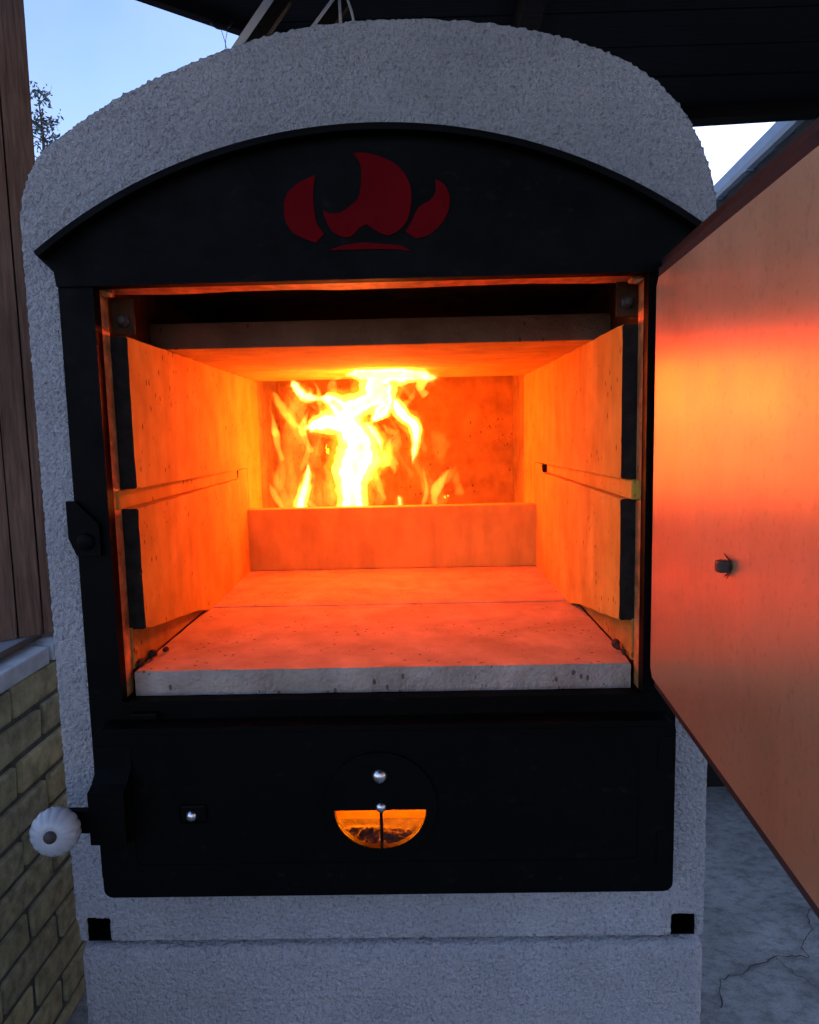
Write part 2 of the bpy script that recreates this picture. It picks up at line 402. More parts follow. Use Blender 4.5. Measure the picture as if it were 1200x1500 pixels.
# ------------------------------------------------------------------ roof over the stove
ZR = 2.1
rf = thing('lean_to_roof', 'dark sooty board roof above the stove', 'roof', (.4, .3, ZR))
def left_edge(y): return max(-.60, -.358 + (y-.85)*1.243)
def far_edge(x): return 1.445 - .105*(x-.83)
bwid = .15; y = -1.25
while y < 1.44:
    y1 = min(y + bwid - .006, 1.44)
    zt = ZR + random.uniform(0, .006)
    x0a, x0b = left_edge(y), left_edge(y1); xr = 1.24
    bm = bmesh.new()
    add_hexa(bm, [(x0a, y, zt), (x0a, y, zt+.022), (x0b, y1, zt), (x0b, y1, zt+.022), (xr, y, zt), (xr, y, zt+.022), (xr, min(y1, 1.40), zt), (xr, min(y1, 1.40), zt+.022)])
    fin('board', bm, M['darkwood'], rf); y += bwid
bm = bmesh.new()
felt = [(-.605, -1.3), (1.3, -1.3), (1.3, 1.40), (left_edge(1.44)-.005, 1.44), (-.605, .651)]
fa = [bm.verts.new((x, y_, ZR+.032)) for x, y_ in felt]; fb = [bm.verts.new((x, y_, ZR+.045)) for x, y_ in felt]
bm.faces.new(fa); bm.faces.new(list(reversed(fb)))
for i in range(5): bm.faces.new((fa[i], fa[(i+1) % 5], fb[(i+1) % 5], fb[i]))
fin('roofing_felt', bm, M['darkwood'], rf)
def beam(name, p, q, wd, ht, m_, parent, up=(0, 0, 1), bev=.002, loc=None):
    p, q = Vector(p), Vector(q); d = (q-p).normalized(); s = d.cross(Vector(up)).normalized(); t = s.cross(d)
    bm = bmesh.new()
    add_hexa(bm, [e + s*a*wd/2 + t*b*ht/2 for a in (-1, 1) for e in (p, q) for b in (-1, 1)], bev)
    return fin(name, bm, m_, parent, False, loc)
beam('fascia', (-.612, .655, ZR+.012), (left_edge(1.44)-.012, 1.44, ZR+.012), .024, .06, M['darkwood'], rf)
beam('fascia', (-.613, -1.25, ZR+.012), (-.613, .66, ZR+.012), .024, .06, M['darkwood'], rf)
beam('purlin', (.36, 1.41, ZR+.0), (1.24, 1.335, ZR+.0), .06, .05, M['darkwood'], rf)
for xx in (.25,):
    beam('rafter', (xx, -1.2, ZR-.03), (xx, .95, ZR-.03), .045, .06, M['darkwood'], rf)
# metal profiles behind the stove, under the roof
def obj_tag(o, *a): tag(o, *a); return o
def profile(p, q, wd, loc, label):
    t = thing('metal_profile', label, 'metal profile', loc, 'metal profiles under the roof')
    beam('flange', p, q, wd, .012, M['galv'], t, (0.2, -1, .1))
    off = Vector((wd*.5+.013, .006, -.004))
    beam('web', Vector(p)+off, Vector(q)+off, .026, .022, M['darkwood'], t, (0.2, -1, .1))
    return t
profile((-0.4002, 0.700, 1.9172), (-0.2718, 0.700, 2.0788), .018, (-0.2718, 0.700, 2.0788), 'wide pale metal profile slanting up behind the arch, nearest the sky')
profile((-0.2529, 0.700, 1.9474), (-0.1510, 0.700, 2.0667), .008, (-0.1510, 0.700, 2.0667), 'narrow bright metal profile slanting up behind the arch crown')
wr = tube('hanging_wire', [(-.142, .69, 2.10, .002), (-.141, .69, 2.053, .003), (-.140, .69, 2.008, .0034), (-.139, .69, 1.955, .003)], M['galv'], None, 6, (-.142, .69, 2.1))
tag(wr, 'thin pale wire hanging straight down behind the arch crown', 'wire')
wr = tube('hanging_wire', catmull([(-.140, .69, 2.10, .001), (-.123, .69, 2.053, .0026), (-.115, .69, 2.023, .0026), (-.110, .69, 1.97, .0015)], 5), M['galv'], None, 6, (-.14, .69, 2.1))
tag(wr, 'thin curved wire beside the straight one behind the arch crown', 'wire')
lw = thing('tie_wire', 'looped black tie wire hanging from the roof edge against the sky', 'wire', (-.4, .83, 2.1))
tube('loop', catmull([(-.432, .80, 2.10, .004), (-.428, .80, 2.083, .004), (-.415, .805, 2.075, .004), (-.398, .81, 2.078, .004), (-.388, .82, 2.095, .004)], 5), M['wire'], lw, 6)
tube('strand', catmull([(-.411, .81, 2.075, .0007), (-.404, .81, 2.05, .0007), (-.398, .81, 2.02, .0007), (-.392, .81, 1.98, .0007)], 4), M['wire'], lw, 5)
tube('strand', catmull([(-.396, .81, 2.075, .0007), (-.402, .81, 2.05, .0007), (-.404, .81, 2.02, .0007), (-.404, .81, 1.98, .0007)], 4), M['wire'], lw, 5)

# neighbouring eaves gutter on the right, on a dark timber wall
gt = thing('roof_gutter', 'blue-grey gutter running away behind the open fire door', 'gutter', (1.33, 2., 2.2))
bm = bmesh.new()
prof = [(-.02, .045), (-.022, .0), (-.016, -.018), (0, -.026), (.05, -.026), (.07, 0), (.075, .045)]
for yy in (1.3, 3.6):
    pass
def gx(yy): return 1.289 + (yy-1.66)*.0786
ra = [[bm.verts.new((gx(yy) + a, yy, 2.211 + b)) for a, b in prof] for yy in (1.3, 3.6)]
for k in range(len(prof)-1): bm.faces.new((ra[0][k], ra[0][k+1], ra[1][k+1], ra[1][k]))
o = fin('channel', bm, M['gutter'], gt); so_ = o.modifiers.new('solid', 'SOLIDIFY'); so_.thickness = .002
for yy in (1.5, 2.1, 2.45, 3.1): box('bracket', gx(yy)-.028, gx(yy)+.08, yy-.01, yy+.01, 2.178, 2.184, M['gutter'], gt, .001)
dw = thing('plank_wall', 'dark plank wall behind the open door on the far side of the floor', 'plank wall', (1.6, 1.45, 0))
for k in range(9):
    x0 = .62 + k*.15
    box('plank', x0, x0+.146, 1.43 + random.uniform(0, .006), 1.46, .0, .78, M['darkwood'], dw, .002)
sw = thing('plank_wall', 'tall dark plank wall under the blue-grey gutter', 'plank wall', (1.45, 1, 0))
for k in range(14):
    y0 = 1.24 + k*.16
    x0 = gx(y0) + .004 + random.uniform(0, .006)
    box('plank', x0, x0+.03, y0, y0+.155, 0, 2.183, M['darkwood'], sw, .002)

# ------------------------------------------------------------------ tree beyond the timber post
tr = thing('tree', 'slender tree top against the dusk sky beside the timber post', 'tree', (-4.86, 9, 0))
bm = bmesh.new(); add_tube(bm, catmull([(-4.9, 9, 0, .12), (-4.88, 9, 2.5, .08), (-4.9, 9, 4.4, .035), (-4.87, 9, 5.1, .018), (-4.9, 9, 5.75, .005)], 5), 7)
fin('trunk', bm, M['bark'], tr, True)
bm = bmesh.new(); lb = bmesh.new()
for k in range(150):
    h = random.uniform(1.6, 5.75); t = (5.8-h)/4.2; a = random.uniform(0, 6.283); ln = (.10 + .62*t**.8)*random.uniform(.5, 1.1)
    p0 = Vector((-4.88, 9, h)); d = Vector((math.cos(a), math.sin(a), random.uniform(.1, .55)))
    p1 = p0 + d*ln*.55 + Vector((0, 0, .02)); p2 = p0 + d*ln - Vector((0, 0, .05*ln))
    add_tube(bm, [(*p0, .010), (*p1, .006), (*p2, .002)], 4)
    for q in range(int(14 + 20*t)):
        c = p0.lerp(p2, random.uniform(.35, 1.05)) + Vector([random.gauss(0, .045) for _ in range(3)])
        e1 = Vector([random.gauss(0, 1) for _ in range(3)]).normalized(); e2 = e1.cross(Vector([random.gauss(0, 1) for _ in range(3)])).normalized()
        s = random.uniform(.02, .045)
        vv = [lb.verts.new(c + e1*s), lb.verts.new(c + e2*s*.4), lb.verts.new(c - e1*s), lb.verts.new(c - e2*s*.4)]
        lb.faces.new(vv)
fin('branches', bm, M['bark'], tr)['kind'] = 'stuff'; fin('crown', lb, M['leaf'], tr)

# ------------------------------------------------------------------ stove base
base = box('plinth', -.4515, .3515, 0.0, 1.2, 0.0, .5520, M['concrete'], None, .02, 0, (-.05, .4, 0))
tag(base, 'rough sprayed concrete plinth carrying the stove', 'plinth')
rough_surface(base, .0039, .0014, .006)

# ------------------------------------------------------------------ stove
st = thing('stove', 'arched rough concrete stove with black iron front and open fire door', 'stove', (-.052, .4, .558))
arch_pts = [(-.45, .62), (-.4495, 1.0), (-.4505, 1.40), (-.449, 1.458), (-.434, 1.502), (-.403, 1.534), (-.307, 1.588), (-.182, 1.632), (-.106, 1.646), (-.016, 1.651),
            (.074, 1.645), (.148, 1.632), (.223, 1.607), (.272, 1.577), (.309, 1.535), (.333, 1.48), (.3415, 1.43), (.345, 1.30), (.346, .9), (.347, .62)]
outer = [(-.4475, .559), (-.4475, .575), (-.45, .60)] + catmull(arch_pts, 5) + [(.347, .60), (.347, .5585), (.336, .5585), (.336, .589), (.306, .589), (.306, .5585), (-.4075, .5585), (-.4075, .592), (-.437, .592), (-.437, .559)]
bm = bmesh.new(); add_sheet(bm, [outer, rect(-.385, .281, .665, 1.405)], 0, .16)
body = fin('concrete_shell', bm, M['concrete'], st); rough_surface(body, .0031, .0012, .005)
bm = bmesh.new(); add_sheet(bm, [outer, rect(-.385, .281, .665, 1.405)], .157, 1.2)
fin('rear_shell', bm, M['concrete'], st)
for x0, x1, z1 in ((-.4375, -.4072, .5920), (.3055, .3365, .5890)):       # black liners added to keep the two lower corner holes dark
    bm = bmesh.new(); add_sheet(bm, [rect(x0, x1, .5582, z1), rect(x0+.002, x1-.002, .5600, z1-.002)], .004, .5); fin('dark_hole_liner', bm, M['black'], st)
box('back_panel', -.384, .280, 1.15, 1.19, .667, 1.404, M['casing'], st, 0)
# inner casing
box('casing_side', -.384, -.3735, .002, 1.149, .666, 1.404, M['casing'], st, 0)
box('casing_side', .2695, .280, .002, 1.149, .666, 1.404, M['casing'], st, 0)
box('casing_top', -.373, .269, .03, 1.149, 1.398, 1.404, M['casing'], st, 0)
# iron front frame with fire opening and ash opening
fr_out = [(-.402, .66), (.298, .66), (.298, 1.395), (-.402, 1.395)]
sheet('front_frame', [fr_out, rect(-.3625, .2585, .8845, 1.3690), rect(-.33, .23, .69, .83)], -.02, -.0035, M['black'], st)
box('jamb', -.3735, -.3628, -.0034, .018, .884, 1.369, M['jamb'], st, .001)
box('jamb', .2588, .2695, -.0034, .018, .884, 1.369, M['jamb'], st, .001)
bm = bmesh.new()    # wavy header flange, lit from below
P = [(-.3622 + i*(.62/30), (.028 + .006*noise.noise((i*.35, 2.2, 0)) + .004*math.sin(i*.5))) for i in range(31)]
a = [bm.verts.new((x, -.0034, z)) for x, y in P for z in (1.3695, 1.3735)]
b = [bm.verts.new((x, y, z)) for x, y in P for z in (1.3685, 1.3725)]
for i in range(30):
    k = 2*i
    bm.faces.new((a[k], a[k+2], b[k+2], b[k])); bm.faces.new((a[k+1], b[k+1], b[k+3], a[k+3])); bm.faces.new((b[k], b[k+2], b[k+3], b[k+1])); bm.faces.new((a[k], a[k+1], a[k+3], a[k+2]))
fin('header_flange', bm, M['jamb'], st)
for cx, sx in ((-.355, 1), (.2515, -1)):      # weld lumps in the two upper corners
    bm = bmesh.new(); bmesh.ops.create_icosphere(bm, subdivisions=2, radius=.0055)
    for q in bm.verts: q.co = Vector((q.co.x*1.5, q.co.y*1.6, q.co.z*.8)) * (1 + .5*noise.noise(q.co*300)) + Vector((cx, .004, 1.3655))
    fin('weld', bm, M['jamb'], st)
for cx, cz in ((-.349, 1.338), (.248, 1.345)):
    sx = -.3628 if cx < 0 else .2588
    o = lathe('bolt', [(.0085, 0), (.0085, .004), (.006, .004), (.006, .010), (.004, .011)], (cx, .028, cz), (0, -1, 0), M['dark_steel'], st, 6)
    box('bolt_plate', min(sx, cx) - .002 if cx < 0 else cx-.012, cx+.012 if cx < 0 else sx+.002, .028, .032, cz-.016, cz+.026, M['casing'], st, .001)

# arched lintel panel, its rim and the red emblem
k_ = .818/.8
def sc_(p): return (p[0]*k_, 1.2 + (p[1]-1.2)*k_)
ZC = 1.527 - .62; XC = -.045
rim_in = [(XC + .62*math.cos(R(a_)), ZC + .62*math.sin(R(a_))) for a_ in [126.6 - i*(73.2/40) for i in range(41)]]
top = [sc_((x, z-.004)) for x, z in rim_in]
panel = [(-.402, 1.3688), (.2985, 1.3688), (.3005, 1.385)] + list(reversed(top)) + [(-.404, 1.385)]
panel_o = sheet('lintel_panel', [panel], -.0235, -.0205, M['black'], st)
bm = bmesh.new(); rr = []
for i, a_ in enumerate([126.8 - i*(73.6/48) for i in range(49)]):
    c_, s_ = math.cos(R(a_)), math.sin(R(a_))
    rr.append([bm.verts.new((XC + r_*c_, y_, ZC + r_*s_)) for r_, y_ in ((.62, -.040), (.62, -.0036), (.613, -.0036), (.613, -.040))])
for r0, r1 in zip(rr, rr[1:]):
    for k in range(4): bm.faces.new((r0[k], r0[(k+1) % 4], r1[(k+1) % 4], r1[k]))
bm.faces.new(rr[0]); bm.faces.new(rr[-1])
fin('lintel_rim', bm, M['black'], st)
EMB = dict(
 left=[(-105, 1474), (-122, 1467), (-136, 1456), (-140, 1439), (-138, 1425), (-128, 1413), (-107, 1404), (-98, 1413), (-106, 1426), (-108, 1444), (-108, 1458)],
 mid=[(-64, 1495), (-51, 1495), (-33, 1490), (-17, 1481), (-6, 1466), (-3, 1449), (-7, 1427), (-17, 1415), (-31, 1410), (-46, 1418), (-52, 1422), (-59, 1419), (-71, 1409), (-87, 1414), (-95, 1426), (-98, 1438), (-90, 1434), (-79, 1435), (-68, 1442), (-59, 1451), (-56, 1471), (-57, 1485)],
 right=[(23, 1466), (33, 1460), (38, 1447), (36, 1433), (28, 1420), (15, 1409), (1, 1406), (-10, 1413), (-3, 1424), (5, 1438), (17, 1445), (23, 1453)],
 base=[(-93, 1396), (-80, 1400), (-58, 1403), (-36, 1401), (-17, 1399), (-5, 1393), (-21, 1395), (-43, 1396), (-65, 1396)])
SH = dict(left=(0, 6, 7), mid=(0, 9, 10, 11, 15), right=(0, 6, 7), base=(0, 5))
def emb_loop(key):
    P = [sc_((x/1000, z/1000)) for x, z in EMB[key]]; cor = SH[key]; out = []
    n = len(P)
    for ci in range(len(cor)):
        i0 = cor[ci]; i1 = cor[(ci+1) % len(cor)]
        if i1 <= i0: i1 += n
        seg = [P[i % n] for i in range(i0, i1+1)]
        out += catmull(seg, 4)[:-1] if len(seg) > 2 else seg[:-1]
    return out
for key in EMB:
    o = sheet('emblem', [emb_loop(key)], -.0252, -.0236, M['red'], panel_o)
    o['label'] = {'left': 'small red flame crescent on the west of the emblem', 'mid': 'large red flame of the emblem', 'right': 'small red flame of the emblem towards the door', 'base': 'thin red arc under the flames'}[key].replace(' on the west', '')

# lower ledge below the opening
box('threshold', -.3734, .2694, -.0034, .0185, .868, .8795, M['black'], st, .001)
box('light_block_plate', -.3727, .2687, .019, 1.10, .868, .8790, M['black'], st, 0)  # added under the floor slabs to block ember light leaking into the chamber

# firebrick lining
def side_x(s, yy):
    if s < 0: return -.344 - .0285*(yy-.02)
    return .2415 - .007*max(0, yy-.5)
def side_slab(s, prof):
    """prof: (y, z) outline of the slab, inner face follows side_x"""
    bm = bmesh.new(); xo = -.3728 if s < 0 else .2688
    dense = []
    for (y0, z0), (y1, z1) in zip(prof, prof[1:] + prof[:1]):
        nn = max(1, int(math.hypot(y1-y0, z1-z0)/.02))
        for k in range(nn): dense.append((y0+(y1-y0)*k/nn, z0+(z1-z0)*k/nn))
    a = []
    for yy, zz in dense:
        j = .0016*noise.noise((yy*60, zz*60, s*5)) + .0010*noise.noise((yy*190, zz*190, s))
        a.append(bm.verts.new((side_x(s, yy), yy + j, zz + j)))
    cen = []
    b_ = [bm.verts.new((xo, v_.co.y, v_.co.z)) for v_ in a]
    f = bm.faces.new(a); bm.faces.new(list(reversed(b_)))
    n = len(a)
    for i in range(n): bm.faces.new((a[i], b_[i], b_[(i+1) % n], a[(i+1) % n]))
    bmesh.ops.bevel(bm, geom=list(f.edges), offset=.0018, segments=1, affect='EDGES')
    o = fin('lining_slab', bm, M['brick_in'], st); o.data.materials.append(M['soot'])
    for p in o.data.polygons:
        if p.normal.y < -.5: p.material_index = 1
    return o
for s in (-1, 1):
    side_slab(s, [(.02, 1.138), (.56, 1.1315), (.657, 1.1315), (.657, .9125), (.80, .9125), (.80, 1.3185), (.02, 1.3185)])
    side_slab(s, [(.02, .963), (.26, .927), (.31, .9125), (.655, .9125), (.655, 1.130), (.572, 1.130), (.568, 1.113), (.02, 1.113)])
    bm = bmesh.new()
    for yy0, yy1 in ((.004, .565),):
        xi0 = side_x(s, yy0) - s*(-.009); xo = -.3726 if s < 0 else .2686
        x0, x1 = (xo, side_x(s, .3)-.008) if s < 0 else (side_x(s, .3)+.008, xo)
        add_box(bm, x0, x1, yy0, yy1, 1.1135, 1.1365, .002)
    fin('groove_strip', bm, M['brick_in'], st)
    # metal strip below the slab
    x0, x1 = (-.3734, -.3602) if s < 0 else (.2568, .2694)
    box('skirting_strip', x0, x1, .019, .40, .9125, .965, M['back'], st, .001)
# baffle over the fire
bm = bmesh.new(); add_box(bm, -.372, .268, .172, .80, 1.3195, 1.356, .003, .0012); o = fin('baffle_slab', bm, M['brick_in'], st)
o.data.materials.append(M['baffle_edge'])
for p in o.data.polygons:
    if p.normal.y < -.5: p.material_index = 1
# floor slabs
def slab(name, x0, x1, y0, y1, z0, z1, m_, jag=.0015, dens=.02):
    bm = bmesh.new(); pts = []
    cs = [(x0, y0), (x1, y0), (x1, y1), (x0, y1)]
    for (xa, ya), (xb, yb) in zip(cs, cs[1:]+cs[:1]):
        nn = max(1, int(math.hypot(xb-xa, yb-ya)/dens))
        for k in range(nn):
            xx, yy = xa+(xb-xa)*k/nn, ya+(yb-ya)*k/nn; pts.append((xx + jag*noise.noise((xx*70, yy*70, z0*9)), yy + jag*noise.noise((xx*70, yy*70, z0*9+4))))
    a = [bm.verts.new((x, y, z1)) for x, y in pts]; b = [bm.verts.new((x, y, z0)) for x, y in pts]
    ft = bm.faces.new(a); bm.faces.new(list(reversed(b))); n = len(a)
    for i in range(n): bm.faces.new((a[i], b[i], b[(i+1) % n], a[(i+1) % n]))
    bmesh.ops.bevel(bm, geom=list(ft.edges), offset=.0018, segments=1, affect='EDGES')
    o = fin(name, bm, m_, st); o.data.materials.append(M['edge'])
    for p in o.data.polygons:
        if p.normal.y < -.6: p.material_index = 1
    return o
slab('floor_slab', -.358, .2545, .011, .3290, .8805, .912, M['brick_floor'], .002)
slab('floor_slab', -.366, .2545,   .3350, 1.0, .8805, .9122, M['brick_floor'])
# upright sill slab across the back of the floor
bm = bmesh.new()
add_hexa(bm, [(-.3635, .645, .9125), (-.3635, .637, 1.044), (-.3635, .672, .9125), (-.3635, .672, 1.044), (.2425, .645, .9125), (.2425, .637, 1.044), (.2425, .672, .9125), (.2425, .672, 1.044)], .0025)
fin('sill_slab', bm, M['sill'], st)
# back wall of the fire chamber
bm = bmesh.new(); add_box(bm, -.372, .268, 1.05, 1.09, .9125, 1.396, .001); fin('back_slab', bm, M['back'], st)
bm = bmesh.new(); add_box(bm, -.3733, -.3665, .802, 1.049, .9125, 1.3955, .001); fin('back_strip', bm, M['brick_rough'], st)
bm = bmesh.new(); add_box(bm, .2450, .2692, .802, 1.049, .9125, 1.3955, .001); fin('back_strip', bm, M['brick_rough'], st)
# charred crumbs at the front corners of the floor
for cx, cy, cz, s, lab in ((-.352, .06, .919, .010, 'largest black charred crumb on the firebrick floor, latch side'), (-.357, .03, .917, .008, 'black charred crumb at the very front corner of the floor, latch side'),
                      (-.344, .085, .917, .006, 'smallest black crumb, farthest in along the latch-side edge of the floor'), (.2495, .06, .921, .009, 'larger black charred crumb on the hinge-side edge of the floor'),
                      (.2520, .035, .918, .006, 'tiny black crumb at the front corner of the floor, hinge side')):
    bm = bmesh.new(); bmesh.ops.create_icosphere(bm, subdivisions=2, radius=s*.72)
    for q in bm.verts: q.co = Vector((q.co.x*.8, q.co.y*1.6, q.co.z*.8))*(1 + .7*noise.noise(q.co*140 + Vector((cx*90, 0, 0)))) + Vector((cx, cy, cz))
    tag(fin('char_crumb', bm, M['seal'], None, loc=(cx, cy, cz)), lab, 'crumb', 'charred crumbs on the floor slab')

# latch catch on the frame
bm = bmesh.new(); add_sheet(bm, [[(-.4085, 1.128), (-.4085, 1.085), (-.400, 1.064), (-.372, 1.064), (-.372, 1.10), (-.398, 1.128)]], -.027, -.0202); fin('latch_catch', bm, M['black'], st)
lathe('catch_pin', [(.010, 0), (.010, .003), (.008, .005)], (-.388, -.027, 1.081), (0, -1, 0), M['black'], st, 16)
# small draught slide above the ash door
box('draught_slide', -.350, -.318, -.030, -.0202, .8655, .8735, M['black'], st, .002)

# ------------------------------------------------------------------ fire door, swung open
HX, HY = .264, -.03; ang = R(4.3)
ud = Vector((-math.sin(ang), -math.cos(ang), 0)); nd = Vector((math.cos(ang), -math.sin(ang), 0))   # nd points away from the camera side
def dpt(s, off, z): p = Vector((HX, HY, 0)) + ud*s + nd*off; return (p.x, p.y, z)
def dbox(name, s0, s1, o0, o1, z0, z1, m_, parent, bev=.0015):
    bm = bmesh.new(); add_hexa(bm, [dpt(s, o, z) for s in (s0, s1) for o in (o0, o1) for z in (z0, z1)], bev); return fin(name, bm, m_, parent)
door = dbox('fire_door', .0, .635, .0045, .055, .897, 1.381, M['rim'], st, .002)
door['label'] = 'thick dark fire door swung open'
bm = bmesh.new()
lp = [(.009, .911), (.616, .911), (.624, .919), (.624, 1.352), (.616, 1.360), (.008, 1.360), (0.0, 1.351), (0.0, .921)]
a = [bm.verts.new(dpt(s, 0, z)) for s, z in lp]; b = [bm.verts.new(dpt(s, .003, z)) for s, z in lp]
bm.faces.new(a); bm.faces.new(list(reversed(b)))
for i in range(8): bm.faces.new((a[i], b[i], b[(i+1) % 8], a[(i+1) % 8]))
uvl = bm.loops.layers.uv.new('UVMap')
for f in bm.faces:
    for l in f.loops:
        d_ = l.vert.co - Vector((HX, HY, 0)); l[uvl].uv = (Vector((d_.x, d_.y, 0)).dot(ud), l.vert.co.z)
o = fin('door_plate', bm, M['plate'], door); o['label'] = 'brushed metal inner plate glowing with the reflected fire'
dbox('door_seal', .004, .62, .0008, .0043, 1.3605, 1.3705, M['seal'], door, .001)
bm = bmesh.new(); add_hexa(bm, [dpt(s, o_, z) for s in (.2425, .2530) for o_ in (-.011, -.0002) for z in (1.0825, 1.0925)], .0028); fin('square_bolt', bm, M['dark_steel'], door)
bm = bmesh.new()
for t in range(7):
    a0 = t*.9 + random.uniform(-.2, .2); r_ = random.uniform(.008, .012)
    q = [dpt(.2475 + math.cos(a0-.35)*.006, -.0004, 1.0875 + math.sin(a0-.35)*.006), dpt(.2475 + math.cos(a0+.35)*.006, -.0004, 1.0875 + math.sin(a0+.35)*.006),
         dpt(.2475 + math.cos(a0)*r_, -.004, 1.0875 + math.sin(a0)*r_)]
    bm.faces.new([bm.verts.new(p) for p in q])
o = fin('torn_burr', bm, M['dark_steel'], door); so_ = o.modifiers.new('solid', 'SOLIDIFY'); so_.thickness = .0006
for z in (.96, 1.30):
    lathe('hinge', [(.009, 0), (.009, .05)], (.285, -.014, z), (0, 0, 1), M['black'], door, 12)

# ------------------------------------------------------------------ ash door
AX, AZ = -.054, .762
half = [(AX + .0535*math.cos(R(a_)), AZ + .0475*math.sin(R(a_))) for a_ in [180 + i*7.5 for i in range(25)]]
ash = sheet('ash_door', [rect(-.387, .2885, .6535, .8635, .011), list(half)], -.049, -.045, M['black'], st)
ash['label'] = 'black iron ash door with a round air regulator'
bm = bmesh.new(); add_sheet(bm, [rect(-.3868, .2883, .6537, .8633, .011), rect(-.381, .2825, .6595, .8575, .008)], -.0449, -.0203); fin('return_edge', bm, M['black'], ash)
bm = bmesh.new(); add_sheet(bm, [rect(-.380, .2815, .6605, .8565, .008), rect(-.345, .2465, .695, .826, .006)], -.0500, -.0491); fin('border_plate', bm, M['black'], ash)
disc = [(AX + .066*math.cos(R(a_)), AZ + .004 + .066*math.sin(R(a_))) for a_ in [i*7.5 for i in range(48)]]
o = sheet('air_disc', [disc, [(x, z) for x, z in half]], -.0535, -.0492, M['black'], ash)
box('divider', AX-.0018+.001, AX+.0018+.001, -.0532, -.0493, AZ-.0475, AZ-.001, M['black'], o, .0005)
def dome(name, cx, cz, y, r, parent):
    return lathe(name, [(r, 0), (r*.98, r*.25), (r*.8, r*.62), (r*.45, r*.86), (r*.12, r*.92)], (cx, y, cz), (0, -1, 0), M['steel'], parent, 16)
dome('bolt', AX+.0005, .8045, -.0537, .0088, o); dome('bolt', AX+.001, AZ+.004, -.0537, .0062, o)
box('latch_plate', -.290, -.258, -.0512, -.0493, .748, .770, M['black'], ash, .003)
dome('bolt', -.2755, .7575, -.0514, .0068, ash)
# latch lever and porcelain knob
lv = bmesh.new()
prof = [(-.0505, .842), (-.0515, .818), (-.066, .805), (-.078, .80), (-.078, .738), (-.066, .733), (-.056, .733), (-.052, .75), (-.052, .79), (-.046, .80), (-.046, .842)]
x0, x1 = -.384, -.343
a = [lv.verts.new((x0, y_, z_)) for y_, z_ in prof]; b = [lv.verts.new((x1, y_, z_)) for y_, z_ in prof]
tri = tessellate_polygon([[Vector((y_, z_, 0)) for y_, z_ in prof]])
for t in tri: lv.faces.new([a[i] for i in t]); lv.faces.new([b[i] for i in reversed(t)])
for i in range(len(prof)): lv.faces.new((a[i], a[(i+1) % len(prof)], b[(i+1) % len(prof)], b[i]))
lever = fin('latch_lever', lv, M['black'], ash)
box('handle_arm', -.425, -.3835, -.0775, -.068, .752, .779, M['black'], lever, .001)
kc = Vector((-.416, -.078, .763)); ka = Vector((.14, -.96, .15)).normalized()
KS = .88
kp = [(r_*KS, h_*KS) for r_, h_ in [(.012, 0), (.017, .002), (.0195, .005), (.019, .008), (.021, .0085), (.0265, .012), (.0295, .018), (.029, .025), (.025, .032), (.018, .0375), (.0105, .040), (.009, .0395)]]
def flute(a_, h): return 1.04 - (.05*(1-abs(math.sin(8*a_)))**1.5 if .009 < h < .0345 else .04)
kb = lathe('porcelain_knob', kp, kc, ka, M['porcelain'], lever, 112, flute)
kb['label'] = 'white fluted porcelain knob'
lathe('knob_screw', [(.0070, 0), (.0070, .0012), (.0058, .002), (.0042, .0040), (.0016, .005)], kc + ka*.0393*KS, ka, M['dark_steel'], lever, 16)
for z in (.70, .815):
    box('hinge_leaf', .268, .2875, -.0515, -.0493, z-.012, z+.03, M['black'], ash, .001)

# ------------------------------------------------------------------ ash pan with ash
pan = thing('ash_pan', 'iron ash pan glowing orange inside the lower compartment', 'ash pan', (-.05, .2, .67))
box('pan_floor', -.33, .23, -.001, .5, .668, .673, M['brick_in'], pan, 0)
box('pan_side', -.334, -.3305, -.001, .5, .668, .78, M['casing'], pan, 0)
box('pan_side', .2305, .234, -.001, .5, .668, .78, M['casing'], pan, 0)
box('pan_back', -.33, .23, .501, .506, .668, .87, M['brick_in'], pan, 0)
bm = bmesh.new()
bmesh.ops.create_grid(bm, x_segments=130, y_segments=30, size=.5)
for q in bm.verts:
    x, y_ = q.co.x*.4 - .055, (q.co.y+.5)*.085 + .0
    h = .004 + .016*max(0, noise.noise((x*18, y_*18, 3))) + .010*noise.noise((x*90, y_*90, 1)) + .006*noise.noise((x*230, y_*230, 1))
    edge = max(0.0, 1-((y_-.012)/.055)**2) if y_ > .012 else 1.0
    q.co = Vector((x, y_, .6735 + max(0, h)*edge*min(1, .75 + .5*noise.noise((x*7, 0, 9)))))
ashp = fin('ash_heap', bm, M['ash'], None, False, (-.05, .04, .675))
tag(ashp, 'lumpy heap of grey ash and cinders behind the half-round air opening', 'ash')
ashp['kind'] = 'stuff'
bm = bmesh.new(); bmesh.ops.create_grid(bm, x_segments=60, y_segments=30, size=.5)
for q in bm.verts:
    x, y_ = q.co.x*.44 - .05, q.co.y*.12 + .40
    q.co = Vector((x, y_, .70 + .03*noise.noise((x*30, y_*30, 2)) + .012*noise.noise((x*90, y_*90, 2))))
emb2 = fin('ember_heap', bm, M['ash_embers'], None, False, (-.05, .4, .7)); emb2['kind'] = 'stuff'
tag(emb2, 'glowing embers deep in the ash compartment', 'embers')

